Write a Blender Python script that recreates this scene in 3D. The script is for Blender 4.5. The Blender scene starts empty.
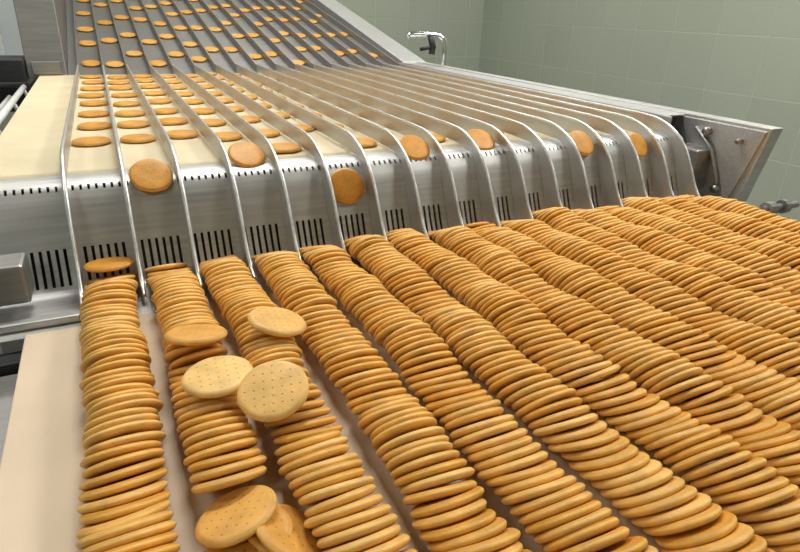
import bpy, math, random
import numpy as np
from mathutils import Vector, Matrix, Euler
random.seed(7)
P=0.07; ZF=18.0
def W(x,y,z): return (x*P,y*P,(z+ZF)*P)
sc=bpy.context.scene
try: sc.view_settings.view_transform='Standard'
except Exception: pass

# ---------------------------------------------------------------- materials
def newmat(name):
    m=bpy.data.materials.new(name); m.use_nodes=True
    nt=m.node_tree; b=nt.nodes['Principled BSDF']; return m,nt,b
def N(nt,t,**k):
    n=nt.nodes.new(t)
    for a,v in k.items(): setattr(n,a,v)
    return n
def steel(name,col,rough,metal=0.9,scale=(3,60,60)):
    m,nt,b=newmat(name)
    tc=N(nt,'ShaderNodeTexCoord'); mp=N(nt,'ShaderNodeMapping'); mp.inputs['Scale'].default_value=scale
    no=N(nt,'ShaderNodeTexNoise'); no.inputs['Scale'].default_value=3; no.inputs['Detail'].default_value=5
    nt.links.new(tc.outputs['Object'],mp.inputs[0]); nt.links.new(mp.outputs[0],no.inputs['Vector'])
    mr=N(nt,'ShaderNodeMapRange'); mr.inputs['To Min'].default_value=rough-0.07; mr.inputs['To Max'].default_value=rough+0.1
    nt.links.new(no.outputs['Fac'],mr.inputs['Value']); nt.links.new(mr.outputs[0],b.inputs['Roughness'])
    cr=N(nt,'ShaderNodeValToRGB')
    cr.color_ramp.elements[0].position=.3; cr.color_ramp.elements[1].position=.7
    cr.color_ramp.elements[0].color=[c*.88 for c in col]+[1]; cr.color_ramp.elements[1].color=[min(1,c*1.08) for c in col]+[1]
    nt.links.new(no.outputs['Fac'],cr.inputs[0]); nt.links.new(cr.outputs[0],b.inputs['Base Color'])
    b.inputs['Metallic'].default_value=metal
    return m
M_steel=steel('brushed_steel',(.60,.60,.59),.43,.80)
M_fin=steel('divider_steel',(.55,.55,.54),.40,.82,(60,3,3))
M_bead=steel('polished_edge_steel',(.74,.74,.73),.34,.88)
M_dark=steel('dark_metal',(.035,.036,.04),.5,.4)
M_ramp=steel('ramp_steel',(.33,.325,.315),.42,.80)
M_chrome=steel('chrome',(.75,.76,.78),.12,1.0)
def flat(name,col,rough=.5,bump=0,scale=40,var=.12):
    m,nt,b=newmat(name)
    tc=N(nt,'ShaderNodeTexCoord'); no=N(nt,'ShaderNodeTexNoise'); no.inputs['Scale'].default_value=scale; no.inputs['Detail'].default_value=6
    nt.links.new(tc.outputs['Object'],no.inputs['Vector'])
    cr=N(nt,'ShaderNodeValToRGB'); cr.color_ramp.elements[0].position=.3; cr.color_ramp.elements[1].position=.7
    cr.color_ramp.elements[0].color=[c*(1-var) for c in col]+[1]; cr.color_ramp.elements[1].color=[min(1,c*(1+var)) for c in col]+[1]
    nt.links.new(no.outputs['Fac'],cr.inputs[0]); nt.links.new(cr.outputs[0],b.inputs['Base Color'])
    b.inputs['Roughness'].default_value=rough
    if bump:
        bp=N(nt,'ShaderNodeBump'); bp.inputs['Distance'].default_value=bump; bp.inputs['Strength'].default_value=.5
        nt.links.new(no.outputs['Fac'],bp.inputs['Height']); nt.links.new(bp.outputs[0],b.inputs['Normal'])
    return m
M_belt=flat('cream_belt_fabric',(.67,.575,.385),.6,.0003,12,.07)
M_lbelt=flat('lower_belt_fabric',(.68,.55,.40),.6,.0003,9,.08)
M_black=flat('black_rubber',(.015,.015,.016),.5)
M_white=flat('white_plastic',(.75,.76,.75),.4)
M_plaster=flat('ceiling_paint',(.44,.46,.43),.8)
def tiles(name,axis,c1,c2,mortar,size,rough=.3):
    m,nt,b=newmat(name)
    tc=N(nt,'ShaderNodeTexCoord'); sp=N(nt,'ShaderNodeSeparateXYZ'); cb=N(nt,'ShaderNodeCombineXYZ')
    nt.links.new(tc.outputs['Object'],sp.inputs[0])
    a,c={'x':('Y','Z'),'y':('X','Z'),'z':('X','Y')}[axis]
    nt.links.new(sp.outputs[a],cb.inputs[0]); nt.links.new(sp.outputs[c],cb.inputs[1])
    br=N(nt,'ShaderNodeTexBrick'); br.offset=0; br.inputs['Scale'].default_value=1
    br.inputs['Brick Width'].default_value=size; br.inputs['Row Height'].default_value=size
    br.inputs['Mortar Size'].default_value=.003; br.inputs['Mortar Smooth'].default_value=.3
    br.inputs['Color1'].default_value=c1+(1,); br.inputs['Color2'].default_value=c2+(1,); br.inputs['Mortar'].default_value=mortar+(1,)
    nt.links.new(cb.outputs[0],br.inputs['Vector']); nt.links.new(br.outputs['Color'],b.inputs['Base Color'])
    bp=N(nt,'ShaderNodeBump'); bp.invert=True; bp.inputs['Distance'].default_value=.002
    nt.links.new(br.outputs['Fac'],bp.inputs['Height']); nt.links.new(bp.outputs[0],b.inputs['Normal'])
    b.inputs['Roughness'].default_value=rough
    return m
wc1=(.37,.41,.335); wc2=(.39,.43,.355); wm=(.50,.53,.46)
M_wx=tiles('green_tiles_side','x',wc1,wc2,wm,.30)
M_wy=tiles('green_tiles_back','y',wc1,wc2,wm,.30)
M_fl=tiles('floor_tiles','z',(.18,.18,.17),(.22,.22,.21),(.08,.08,.08),.30,.4)

def biscuit_mat():
    m,nt,b=newmat('baked_biscuit')
    L=nt.links.new
    at=N(nt,'ShaderNodeAttribute',attribute_name='loc'); tn=N(nt,'ShaderNodeAttribute',attribute_name='tone')
    def mth(op,a=None,bb=None,va=None,vb=None):
        n=N(nt,'ShaderNodeMath',operation=op)
        if a is not None: L(a,n.inputs[0])
        if va is not None: n.inputs[0].default_value=va
        if bb is not None: L(bb,n.inputs[1])
        if vb is not None: n.inputs[1].default_value=vb
        return n.outputs[0]
    sp=N(nt,'ShaderNodeSeparateXYZ'); L(at.outputs['Vector'],sp.inputs[0])
    x,y,z=sp.outputs
    r=mth('SQRT',mth('ADD',mth('MULTIPLY',x,x),mth('MULTIPLY',y,y)))
    def fr(v): return mth('SUBTRACT',mth('FRACT',mth('ADD',mth('MULTIPLY',v,vb=3.9),vb=10.5)),vb=.5)
    fx,fy=fr(x),fr(y)
    d=mth('SQRT',mth('ADD',mth('MULTIPLY',fx,fx),mth('MULTIPLY',fy,fy)))
    hole=N(nt,'ShaderNodeMapRange'); hole.inputs['From Min'].default_value=.06; hole.inputs['From Max'].default_value=.13
    hole.inputs['To Min'].default_value=1; hole.inputs['To Max'].default_value=0
    L(d,hole.inputs['Value'])
    hm=mth('MULTIPLY',hole.outputs[0],mth('LESS_THAN',r,vb=.80))
    tc=N(nt,'ShaderNodeTexCoord')
    n1=N(nt,'ShaderNodeTexNoise'); n1.inputs['Scale'].default_value=55; n1.inputs['Detail'].default_value=5; L(tc.outputs['Object'],n1.inputs['Vector'])
    n2=N(nt,'ShaderNodeTexNoise'); n2.inputs['Scale'].default_value=500; n2.inputs['Detail'].default_value=4; L(tc.outputs['Object'],n2.inputs['Vector'])
    top=N(nt,'ShaderNodeMapRange'); top.inputs['From Min'].default_value=-1; top.inputs['From Max'].default_value=1; L(z,top.inputs['Value'])
    cr=N(nt,'ShaderNodeValToRGB'); e=cr.color_ramp.elements
    e[0].position=0; e[0].color=(.75,.42,.09,1); e[1].position=1; e[1].color=(.65,.29,.032,1)
    for ps,c in ((.10,(.60,.28,.042,1)),(.28,(.86,.48,.10,1)),(.66,(.88,.495,.105,1)),(.88,(.56,.245,.032,1))):
        k=e.new(ps); k.color=c
    L(top.outputs[0],cr.inputs[0])
    mx=N(nt,'ShaderNodeMix',data_type='RGBA'); mx.inputs['B'].default_value=(.90,.60,.22,1)
    L(tn.outputs['Fac'],mx.inputs['Factor']); L(cr.outputs[0],mx.inputs['A'])
    mo=N(nt,'ShaderNodeMapRange'); mo.inputs['From Min'].default_value=.3; mo.inputs['From Max'].default_value=.7
    mo.inputs['To Min'].default_value=.82; mo.inputs['To Max'].default_value=1.1; L(n1.outputs['Fac'],mo.inputs['Value'])
    m2=N(nt,'ShaderNodeMix',data_type='RGBA',blend_type='MULTIPLY'); m2.inputs['Factor'].default_value=1
    L(mx.outputs['Result'],m2.inputs['A']); L(mo.outputs[0],m2.inputs['B'])
    m3=N(nt,'ShaderNodeMix',data_type='RGBA'); m3.inputs['B'].default_value=(.30,.14,.03,1)
    L(mth('MULTIPLY',hm,vb=.6),m3.inputs['Factor']); L(m2.outputs['Result'],m3.inputs['A'])
    L(m3.outputs['Result'],b.inputs['Base Color'])
    hgt=mth('SUBTRACT',mth('MULTIPLY',n2.outputs['Fac'],vb=.45),hm)
    bp=N(nt,'ShaderNodeBump'); bp.inputs['Distance'].default_value=.0008; bp.inputs['Strength'].default_value=.6
    L(hgt,bp.inputs['Height']); L(bp.outputs[0],b.inputs['Normal'])
    b.inputs['Roughness'].default_value=.45
    b.inputs['Specular IOR Level'].default_value=.35
    return m
M_bis=biscuit_mat()

# ---------------------------------------------------------------- mesh helpers
def mesh(name,verts,faces,mat,parent=None,smooth=False,raw=False):
    me=bpy.data.meshes.new(name)
    me.from_pydata([v if raw else W(*v) for v in verts],[],faces); me.validate(); me.update()
    ob=bpy.data.objects.new(name,me); sc.collection.objects.link(ob)
    me.materials.append(mat)
    if smooth:
        for p in me.polygons: p.use_smooth=True
    if parent: ob.parent=parent
    return ob
class MB:
    def __init__(s): s.v=[]; s.f=[]
    def add(s,v,f):
        o=len(s.v); s.v+=v; s.f+=[tuple(i+o for i in q) for q in f]
    def box(s,x0,x1,y0,y1,z0,z1):
        v=[(x,y,z) for x in(x0,x1) for y in(y0,y1) for z in(z0,z1)]
        s.add(v,[(0,1,3,2),(4,6,7,5),(0,4,5,1),(2,3,7,6),(0,2,6,4),(1,5,7,3)])
    def prism(s,prof,x0,x1):
        n=len(prof); v=[(x0,a,b) for a,b in prof]+[(x1,a,b) for a,b in prof]
        f=[(i,(i+1)%n,n+(i+1)%n,n+i) for i in range(n)]+[tuple(range(n))[::-1],tuple(range(n,2*n))]
        s.add(v,f)
    def sheet(s,top,bot,x0,x1):
        n=len(top)
        v=[(x0,a,b) for a,b in top]+[(x0,a,b) for a,b in bot]+[(x1,a,b) for a,b in top]+[(x1,a,b) for a,b in bot]
        f=[]
        for i in range(n-1):
            f+=[(i,i+1,n+i+1,n+i),(2*n+i,3*n+i,3*n+i+1,2*n+i+1),(i,2*n+i,2*n+i+1,i+1),(n+i,n+i+1,3*n+i+1,3*n+i)]
        f+=[(0,n,3*n,2*n),(n-1,3*n-1,4*n-1,2*n-1)]
        s.add(v,f)
    def tube(s,pts,r,seg=10):
        pts=[Vector(p) for p in pts]; v=[];f=[]
        prev=None
        for i,p in enumerate(pts):
            t=(pts[min(i+1,len(pts)-1)]-pts[max(i-1,0)]).normalized()
            ref=Vector((1,0,0)) if abs(t.x)<.9 else Vector((0,0,1))
            if prev is None: a=t.cross(ref).normalized()
            else: a=(prev-t*prev.dot(t)).normalized()
            prev=a; bb=t.cross(a)
            for k in range(seg):
                an=2*math.pi*k/seg; q=p+(a*math.cos(an)+bb*math.sin(an))*r; v.append(tuple(q))
        for i in range(len(pts)-1):
            for k in range(seg):
                f.append((i*seg+k,i*seg+(k+1)%seg,(i+1)*seg+(k+1)%seg,(i+1)*seg+k))
        f.append(tuple(range(seg))[::-1]); f.append(tuple(range((len(pts)-1)*seg,len(pts)*seg)))
        s.add(v,f)
    def make(s,name,mat,parent=None,bevel=0,smooth=False):
        ob=mesh(name,s.v,s.f,mat,parent,smooth)
        bm=__import__('bmesh').new(); bm.from_mesh(ob.data)
        __import__('bmesh').ops.recalc_face_normals(bm,faces=bm.faces); bm.to_mesh(ob.data); bm.free()
        if bevel:
            md=ob.modifiers.new('bevel','BEVEL'); md.width=bevel*P; md.segments=2; md.limit_method='ANGLE'
        return ob
def empty(name,loc=(0,0,0)):
    e=bpy.data.objects.new(name,None); sc.collection.objects.link(e); return e
def cat(pts,n=8):
    P_=[np.array(p,float) for p in pts]; P_=[2*P_[0]-P_[1]]+P_+[2*P_[-1]-P_[-2]]; out=[]
    for i in range(1,len(P_)-2):
        for k in range(n):
            t=k/n; a,b,c,d=P_[i-1:i+3]
            out.append(tuple(.5*((2*b)+(-a+c)*t+(2*a-5*b+4*c-d)*t*t+(-a+3*b-3*c+d)*t**3)))
    out.append(tuple(P_[-2])); return out

# ---------------------------------------------------------------- biscuit mesh
R=.41; H=.050
SEG=36
prof=[(.40,1.0),(.84,1.0),(.92,.86),(.968,.55),(.998,.18),(.998,-.18),(.968,-.55),(.92,-.86),(.84,-1.0),(.40,-1.0)]
bv=[(0,0,1)]
for r,z in prof:
    for k in range(SEG):
        a=2*math.pi*k/SEG; bv.append((r*math.cos(a),r*math.sin(a),z))
bv.append((0,0,-1)); BV=np.array(bv)
bq=[];bt=[]
for j in range(len(prof)-1):
    for k in range(SEG):
        a=1+j*SEG+k;b=1+j*SEG+(k+1)%SEG; bq.append((a,a+SEG,b+SEG,b))
for k in range(SEG):
    bt.append((0,1+k,1+(k+1)%SEG)); o=1+(len(prof)-1)*SEG; bt.append((len(bv)-1,o+(k+1)%SEG,o+k))
BQ=np.array(bq);BT=np.array(bt); NVB=len(BV)
rng=np.random.default_rng(3)
def biscuits(name,items,parent=None,RR=None):
    n=len(items); co=np.zeros((n,NVB,3)); loc=np.zeros((n,NVB,3)); tone=np.zeros((n,NVB))
    for i,(x,y,z,rx,ry,tn) in enumerate(items):
        rr=(RR or R)*(1+rng.normal(0,.018)); spin=rng.uniform(0,6.28)
        ph=rng.uniform(0,6.28,3)
        ang=np.arctan2(BV[:,1],BV[:,0])
        wob=1+.014*np.sin(2*ang+ph[0])+.008*np.sin(5*ang+ph[1])
        v=BV.copy(); v[:,0]*=rr*wob; v[:,1]*=rr*wob; v[:,2]*=H
        m=np.array((Matrix.Rotation(ry,3,'Y')@Matrix.Rotation(rx,3,'X')@Matrix.Rotation(spin,3,'Z')))
        v=v@m.T
        co[i]=v+np.array([x,y,z]); loc[i]=BV; tone[i]=tn
    co=co.reshape(-1,3); co[:,2]+=ZF; co*=P
    off=(np.arange(n)*NVB)[:,None,None]
    q=(BQ[None]+off).reshape(-1,4); t=(BT[None]+off).reshape(-1,3)
    me=bpy.data.meshes.new(name); me.vertices.add(len(co)); me.vertices.foreach_set('co',co.ravel())
    li=np.concatenate([q.ravel(),t.ravel()]); me.loops.add(len(li)); me.loops.foreach_set('vertex_index',li.astype(np.int32))
    ls=np.concatenate([np.arange(len(q))*4,len(q)*4+np.arange(len(t))*3])
    me.polygons.add(len(ls)); me.polygons.foreach_set('loop_start',ls.astype(np.int32))
    me.update(calc_edges=True); me.validate()
    me.polygons.foreach_set('use_smooth',np.ones(len(me.polygons),bool))
    a=me.attributes.new('loc','FLOAT_VECTOR','POINT'); a.data.foreach_set('vector',loc.reshape(-1))
    a=me.attributes.new('tone','FLOAT','POINT'); a.data.foreach_set('value',tone.reshape(-1))
    me.materials.append(M_bis)
    ob=bpy.data.objects.new(name,me); sc.collection.objects.link(ob)
    if parent: ob.parent=parent
    return ob

X0=-.445; ZB=-4.98
def lane(n): return n+X0
NL=16
# ---------------------------------------------------------------- stacked rows
for n in range(NL):
    items=[]; y=11.22+random.uniform(-.08,.12)
    ph=[random.uniform(0,6.28) for _ in range(5)]
    i=0; off=0; tilt=0
    while y>0.3:
        if n==1 and y<5.02: break
        a=43+5*math.sin(y*1.3+ph[0])+4*math.sin(y*3.1+ph[1])
        if n==1: a+=20*math.exp(-((y-7.35)/.35)**2)
        if i<4: a+= (4-i)*5
        ar=math.radians(a)
        if random.random()<.12: off=random.uniform(-.04,.04); tilt=random.uniform(-.06,.06)
        dx=.032*math.sin(y*1.1+ph[2])+off+random.gauss(0,.014)
        if n==1: dx+=.04
        z=ZB+R*math.cos(ar)+H*math.sin(ar)+.015
        tn=min(1,max(0,.24+.12*math.sin(y*2+ph[4])+random.gauss(0,.16)))
        items.append((lane(n)+dx,y,z,-(math.pi/2-ar)+random.gauss(0,.025),tilt+random.gauss(0,.03),tn))
        y-=(2*H/math.cos(ar))*1.0+abs(random.gauss(0,.007))+(random.uniform(.02,.05) if random.random()<.06 else 0); i+=1
    biscuits('biscuit_row',items,RR=.43 if n==0 else None)
D=math.radians
loose=[(.71,6.36,-4.20,D(0),D(-3),.8),
 (1.25,5.76,-4.17,D(18),D(-14),.72),
 (1.74,7.42,-4.19,D(2),D(14),.5),
 (.62,7.55,-4.23,D(-12),D(6),.2),
 (.52,4.46,-4.60,D(-14),D(-12),.3),
 (.60,4.26,-4.73,D(-8),D(-9),.25),
 (.66,4.12,-4.86,D(0),D(-4),.25),
 (.76,3.90,-4.76,D(0),D(6),.3),
 (.98,4.12,-4.72,D(-4),D(34),.2),
 (.90,4.24,-4.80,D(-6),D(30),.2),
 (.70,3.4,-4.84,D(6),D(4),.25),
 (.60,2.7,-4.92,D(0),D(0),.3),(.55,1.7,-4.92,D(0),D(0),.3)]
biscuits('loose_biscuits',loose,RR=.425)

# ---------------------------------------------------------------- conveyor machine
mac=empty('biscuit_stacking_conveyor')
ZU=-3.09; YE=31.0; SL=.195; YR=60.0
def zr(y): return ZU+max(0,y-YE)*SL
nose=[(YE+.3,ZU),(13.05,ZU)]
for k in range(1,9):
    a=math.pi*k/8; nose.append((13.05-.22*math.sin(a)*1.0,ZU-.22+.22*math.cos(a)))
nose.append((YE+.3,ZU-.44))
b=MB(); b.prism(nose,-2.5,15.3); b.make('upper_belt',M_belt,mac)
cp=cat([(12.78,-3.12),(12.5,-3.13),(12.25,-3.22),(12.08,-3.42),(11.92,-3.75),(11.75,-4.15),(11.5,-4.72),(11.3,-4.95),(10.9,-5.0),(9.85,-5.0)],6)
def inner(pts,d=.04):
    out=[]
    for i,p in enumerate(pts):
        a=pts[max(i-1,0)];c=pts[min(i+1,len(pts)-1)]
        t=np.array(c)-np.array(a); t=t/np.linalg.norm(t); nrm=np.array([-t[1],t[0]])
        out.append(tuple(np.array(p)+nrm*-d))
    return out
ci=inner(cp,-.04)
if ci[20][0]<cp[20][0]: ci=inner(cp,.04)
zc=[p[1] for p in cp]
i1=min(range(len(cp)),key=lambda i:abs(zc[i]+3.20)+ (9 if i>30 else 0)); i2=i1+3
i3=min(range(len(cp)),key=lambda i:abs(zc[i]+4.22)); i4=min(range(len(cp)),key=lambda i:abs(zc[i]+4.86))
XL,XRT=-4.2,15.55
ch=MB()
for s,e in ((0,i1),(i2,i3),(i4,len(cp)-1)): ch.sheet(cp[s:e+1],ci[s:e+1],XL,XRT)
ch.make('steel_chute',M_steel,mac,smooth=False)
co_=MB()
x=XL
while x<XRT:
    co_.sheet(cp[i1:i2+1],ci[i1:i2+1],x,x+.09); x+=.135
edges=[lane(n)-.5 for n in range(NL+1)]
def comb(x0,x1,ns,wslot):
    m=.10; w=(x1-x0-2*m); pitch=w/ns
    co_.sheet(cp[i3:i4+1],ci[i3:i4+1],x0,x0+m)
    co_.sheet(cp[i3:i4+1],ci[i3:i4+1],x1-m,x1)
    for k in range(ns):
        co_.sheet(cp[i3:i4+1],ci[i3:i4+1],x0+m+k*pitch+wslot,x0+m+(k+1)*pitch)
for n in range(NL): comb(edges[n],edges[n+1],6,.055)
for k in range(1,5): comb(edges[0]-k,edges[0]-k+1,6,.055)
co_.make('slotted_chute_strip',M_steel,mac)
b=MB(); b.sheet([(p[0]+.12,p[1]-.12) for p in cp[:i4+6]],[(p[0]+.16,p[1]-.16) for p in cp[:i4+6]],XL,XRT); b.make('chute_shade_backing',M_dark,mac)  # dark sheet added behind the slots, its colour stands in for interior shade
b=MB(); b.prism([(YE,zr(YE)-.0),(YR,zr(YR)),(YR,zr(YR)-.5),(YE,zr(YE)-.5)],-1.4,15.4); b.make('infeed_ramp',M_ramp,mac)
topc=cat([(YE,-2.68),(22,-2.68),(14.6,-2.68),(13.5,-2.68),(12.75,-2.74),(12.08,-3.0),(11.6,-3.42),(11.28,-3.9),(11.02,-4.35),(10.74,-4.68),(10.4,-4.86)],7)
botc=cat([(YE,-3.04),(22,-3.04),(14.6,-3.04),(13.5,-3.05),(12.9,-3.07),(12.45,-3.12),(12.12,-3.36),(11.9,-3.77),(11.65,-4.36),(11.35,-4.9),(11.0,-4.985)],7)
fin=MB(); bead=MB(); rf=MB()
for n in range(NL+1):
    x=edges[n]
    fin.sheet(topc,botc,x-.02,x+.02)
    bead.tube([(x,)+p for p in topc],.04,8)
    rt=[(YE+.02,-2.70),(YR,zr(YR)+.36)]; rb=[(YE+.02,-3.08),(YR,zr(YR)-.01)]
    rf.sheet(rt,rb,x-.03,x+.03)
fin.make('lane_dividers',M_fin,mac); bead.make('divider_edges',M_bead,mac,smooth=True); rf.make('ramp_dividers',M_ramp,mac)
b=MB()
b.prism([(10.05,-2.62),(YE+.5,-2.62),(YE+.5,-5.2),(10.7,-5.2),(10.5,-4.9)],16.35,16.85)
b.box(15.35,16.35,12.9,YE+.5,-2.72,-2.66)
b.box(15.35,15.43,12.6,YE+.5,-3.6,-2.66)
b.prism([(YE+.5,-2.62),(YR,zr(YR)+.9),(YR,zr(YR)-1.5),(YE+.5,-5.2)],15.5,17.0)
b.make('side_frame_right',M_steel,mac,bevel=.03)
b=MB(); b.prism([(10.15,-2.72),(12.9,-2.72),(12.9,-4.7),(10.75,-4.8)],16.28,16.34); b.make('side_inner_plate',M_steel,mac,bevel=.02)
b=MB(); b.tube([(16.2,12.3,-2.95),(16.2,11.6,-3.5),(16.2,11.2,-4.3),(16.2,11.15,-4.6)],.07)
b.tube([(16.1,11.9,-3.0),(16.34,11.9,-3.0)],.12); b.tube([(16.1,11.15,-4.6),(16.34,11.15,-4.6)],.12)
b.tube([(16.1,10.8,-3.1),(16.34,10.8,-3.1)],.08)
b.make('tension_lever',M_ramp,mac,smooth=True)
b=MB(); b.box(15.6,16.28,11.6,12.7,-4.7,-3.5); b.make('bearing_block',M_ramp,mac,bevel=.05)
b=MB()
b.tube([(16.1,9.5,-4.75),(17.6,9.5,-4.75)],.10); b.tube([(16.2,9.5,-4.75),(16.5,9.5,-4.75)],.2); b.tube([(16.9,9.5,-4.75),(17.1,9.5,-4.75)],.2)
b.make('adjusting_screw',M_ramp,mac)
b=MB(); b.box(-1.8,15.7,-3,9.95,-5.25,-4.99); b.make('lower_belt',M_lbelt,mac,bevel=.02)
b=MB(); b.box(15.72,16.3,-3,10.4,-5.6,-5.0); b.box(-2.6,-1.86,-3,9.4,-5.9,-5.35); b.make('lower_rails',M_ramp,mac,bevel=.03)
b=MB(); b.box(-2.9,-2.66,-3,9.6,-6.3,-5.6); b.box(-3.8,-3.4,-3,9.9,-7,-6.2); b.box(-4.2,-1.85,9.45,9.85,-5.9,-5.2); b.make('lower_frame',M_dark,mac,bevel=.03)
b=MB(); b.box(-4.2,-1.68,10.55,11.25,-4.72,-4.02); b.make('drive_cover',M_ramp,mac,bevel=.06)
b=MB(); b.box(-4.2,-.98,10.1,10.3,-5.0,-4.86); b.box(-4.2,-2.55,12.7,13.0,-3.6,-3.16); b.make('chute_foot_bar',M_steel,mac,bevel=.03)
b=MB(); b.box(-3.0,-2.6,13,YE,-4.1,-3.75); b.box(-2.58,15.4,13.4,YE,-4.4,-3.7); b.make('belt_bed',M_steel,mac,bevel=.03)
b=MB(); b.tube([(-3.15,12.9,-3.5),(-3.15,30.5,-3.5)],.11); b.tube([(-3.75,14,-3.9),(-3.75,30.5,-3.9)],.09)
for y in (16,21,26,30): b.tube([(-3.15,y,-3.5),(-3.0,y,-3.9)],.07)
b.make('side_guide_rod',M_white,mac,smooth=True)
b=MB()
b.prism([(31.0,-3.15),(31.9,1.2),(33,3.6),(52,5.5),(52,-3.15)],-2.95,-1.42)
b.box(-2.75,-1.62,30.9,31.05,-3.05,-2.5)
b.make('ramp_side_housing',M_ramp,mac,bevel=.04)
b=MB(); b.box(-4.6,-2.98,30.6,33,-3.3,-2.4); b.box(-5.2,-2.98,31,45,-4.6,-3.6); b.make('drive_motor_box',M_dark,mac,bevel=.05)
b=MB()
for x in (-2.6,15.8):
    for y in (-2,5,12,22,30,45,58):
        top=-6.0 if y<10 else -5.0
        if y>31: top=-3.6
        b.box(x,x+.6,y,y+.6,-18,top)
for x in (-2.6,15.8): b.box(x+.1,x+.5,-2,58,-14,-13.5)
b.box(-2.5,16.3,13.5,14,-5.4,-4.4)
b.make('frame_legs',M_steel,mac)

# ---------------------------------------------------------------- travelling biscuits
flow=[]
for n in range(NL):
    y=15.5+random.uniform(-.35,.35)
    if n in (4,6,8,10,13,15): flow.append((lane(n)+random.uniform(-.03,.03),13.55+random.uniform(-.1,.3),ZU+H+.01,0,0,.05))
    while y<YE-.5:
        flow.append((lane(n)+random.uniform(-.05,.05),y,ZU+H+.005,0,0,random.uniform(0,.12)))
        y+=2.0+random.uniform(-.2,.2)
    y=YE+random.uniform(1,5)
    sl=math.atan(SL)
    while y<YR-1:
        flow.append((lane(n)+random.uniform(-.05,.05),y,zr(y)+H+.02,sl,0,random.uniform(0,.2))); y+=random.uniform(2.8,5.2)
biscuits('travelling_biscuits',flow,RR=.425)
chb=[(lane(1),12.25,-3.12,D(38),0,.1),(lane(3),12.75,-2.96,D(28),D(3),.0),(lane(5),11.90,-3.62,D(62),D(-3),.0),
 (lane(7),12.55,-3.02,D(34),0,.0),(lane(9),12.7,-2.98,D(30),0,.0),(lane(12),12.2,-3.14,D(42),0,.05),(lane(14),12.08,-3.3,D(50),0,.05),
 (lane(0),11.2,-4.46,D(-8),0,.0)]
biscuits('chute_biscuits',chb)

# ---------------------------------------------------------------- tap
tp=empty('chrome_tap')
b=MB()
hx,hy=17.1,29.6
b.box(16.9,18.0,29.1,30.1,-3.9,-3.5)
b.tube([(hx,hy,-3.6),(hx,hy,-2.9)],.20,14)
b.tube(cat([(hx,hy,-3.4),(hx,hy,-2.2),(hx,hy,-1.5),(hx-.25,hy+.1,-1.2),(hx-.9,hy+.2,-1.12),(hx-1.9,hy+.35,-1.12),(hx-2.1,hy+.38,-1.27)],6),.14,12)
b.make('tap_spout',M_chrome,tp,smooth=True)
b=MB(); b.tube([(hx-.9,hy,-1.2),(hx-.75,hy,-1.7),(hx-.8,hy,-2.1)],.17,12); b.tube([(hx-1.5,hy,-1.85),(hx-.6,hy,-1.7)],.10,10); b.make('tap_lever',M_black,tp,smooth=True)
b=MB(); b.box(17.05,18.0,29.2,30.0,-18,-3.9); b.make('tap_post',M_steel,tp,bevel=.05)

# ---------------------------------------------------------------- room
XW,YW,XLW,YFW,ZC=45,68.6,-38,-36,26
def wall(name,x0,x1,y0,y1,z0,z1,mat):
    b=MB(); b.box(x0,x1,y0,y1,z0,z1); return b.make(name,mat)
wall('floor',XLW-2,XW+2,YFW-2,YW+2,-19.5,-18,M_fl)
wall('ceiling',XLW-2,XW+2,YFW-2,YW+2,ZC,ZC+1.5,M_plaster)
wall('wall_right',XW,XW+2,YFW-2,YW+2,-18,ZC,M_wx)
wall('wall_left',XLW-2,XLW,YFW-2,YW+2,-18,ZC,M_wx)
wall('wall_front',XLW,XW,YFW-2,YFW,-18,ZC,M_wy)
wx0,wx1,wz0,wz1=-17,-4.2,-6,12
b=MB()
b.box(XLW,wx0,YW,YW+2,-18,ZC); b.box(wx1,XW,YW,YW+2,-18,ZC); b.box(wx0,wx1,YW,YW+2,-18,wz0); b.box(wx0,wx1,YW,YW+2,wz1,ZC)
b.make('wall_back',M_wy)
win=empty('window_1')
b=MB()
b.box(wx0,wx1,YW+.3,YW+1,wz0,wz0+.7); b.box(wx0,wx1,YW+.3,YW+1,wz1-.7,wz1)
for x in (wx0,-12.9,-8.7,wx1-.7): b.box(x,x+.7,YW+.3,YW+1,wz0,wz1)
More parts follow.
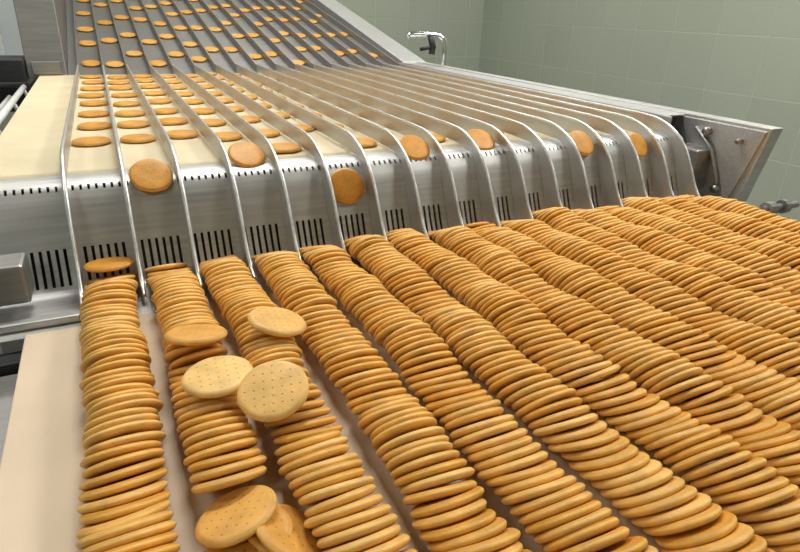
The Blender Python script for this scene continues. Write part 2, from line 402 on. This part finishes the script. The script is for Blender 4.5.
b.box(wx0,wx1,YW+.3,YW+1,2,2.5)
b.make('window_frame',M_white,win,bevel=.05)
mg,nt,bb=newmat('frosted_glass'); bb.inputs['Base Color'].default_value=(.7,.72,.70,1); bb.inputs['Roughness'].default_value=.6; bb.inputs['Transmission Weight'].default_value=.7
b=MB(); b.box(wx0,wx1,YW+.6,YW+.7,wz0,wz1); b.make('window_glass',mg,win)

# ---------------------------------------------------------------- lamps
em,nt,bb=newmat('lamp_diffuser'); bb.inputs['Emission Color'].default_value=(1,.98,.94,1); bb.inputs['Emission Strength'].default_value=6
for i,(x,y,en) in enumerate([(-20,-16,7),(30,-10,14),(-22,18,11),(6,24,38),(32,16,42),(-14,50,10),(14,50,17),(36,48,12)]):
    e=empty('ceiling_light')
    b=MB(); b.box(x-6,x+6,y-2,y+2,ZC-1,ZC); b.make('housing',M_white,e,bevel=.1)
    b=MB(); b.box(x-5.6,x+5.6,y-1.6,y+1.6,ZC-1.15,ZC-1.02); b.make('diffuser',em,e)
    l=bpy.data.lights.new('lamp','AREA'); l.shape='RECTANGLE'; l.size=11*P; l.size_y=3.2*P; l.energy=en; l.color=(1,.97,.91)
    o=bpy.data.objects.new('lamp',l); sc.collection.objects.link(o); o.location=W(x,y,ZC-1.25); o.parent=e
w=bpy.data.worlds.new('World'); sc.world=w; w.use_nodes=True
w.node_tree.nodes['Background'].inputs[0].default_value=(.85,.9,.92,1); w.node_tree.nodes['Background'].inputs[1].default_value=.6

# ---------------------------------------------------------------- camera
f=579.
Yv=Vector((-310,276,-f)).normalized(); Xv=Vector((1276,220,-f)); Xv=(Xv-Yv*Xv.dot(Yv)).normalized(); Zv=Xv.cross(Yv)
Rm=Matrix((Xv,Yv,Zv))
cam=bpy.data.cameras.new('camera'); cam.sensor_width=36; cam.lens=f/800*36; cam.clip_start=.01
co=bpy.data.objects.new('camera',cam); sc.collection.objects.link(co)
co.matrix_world=Matrix.Translation(W(0,0,0))@Rm.to_4x4()
sc.camera=co
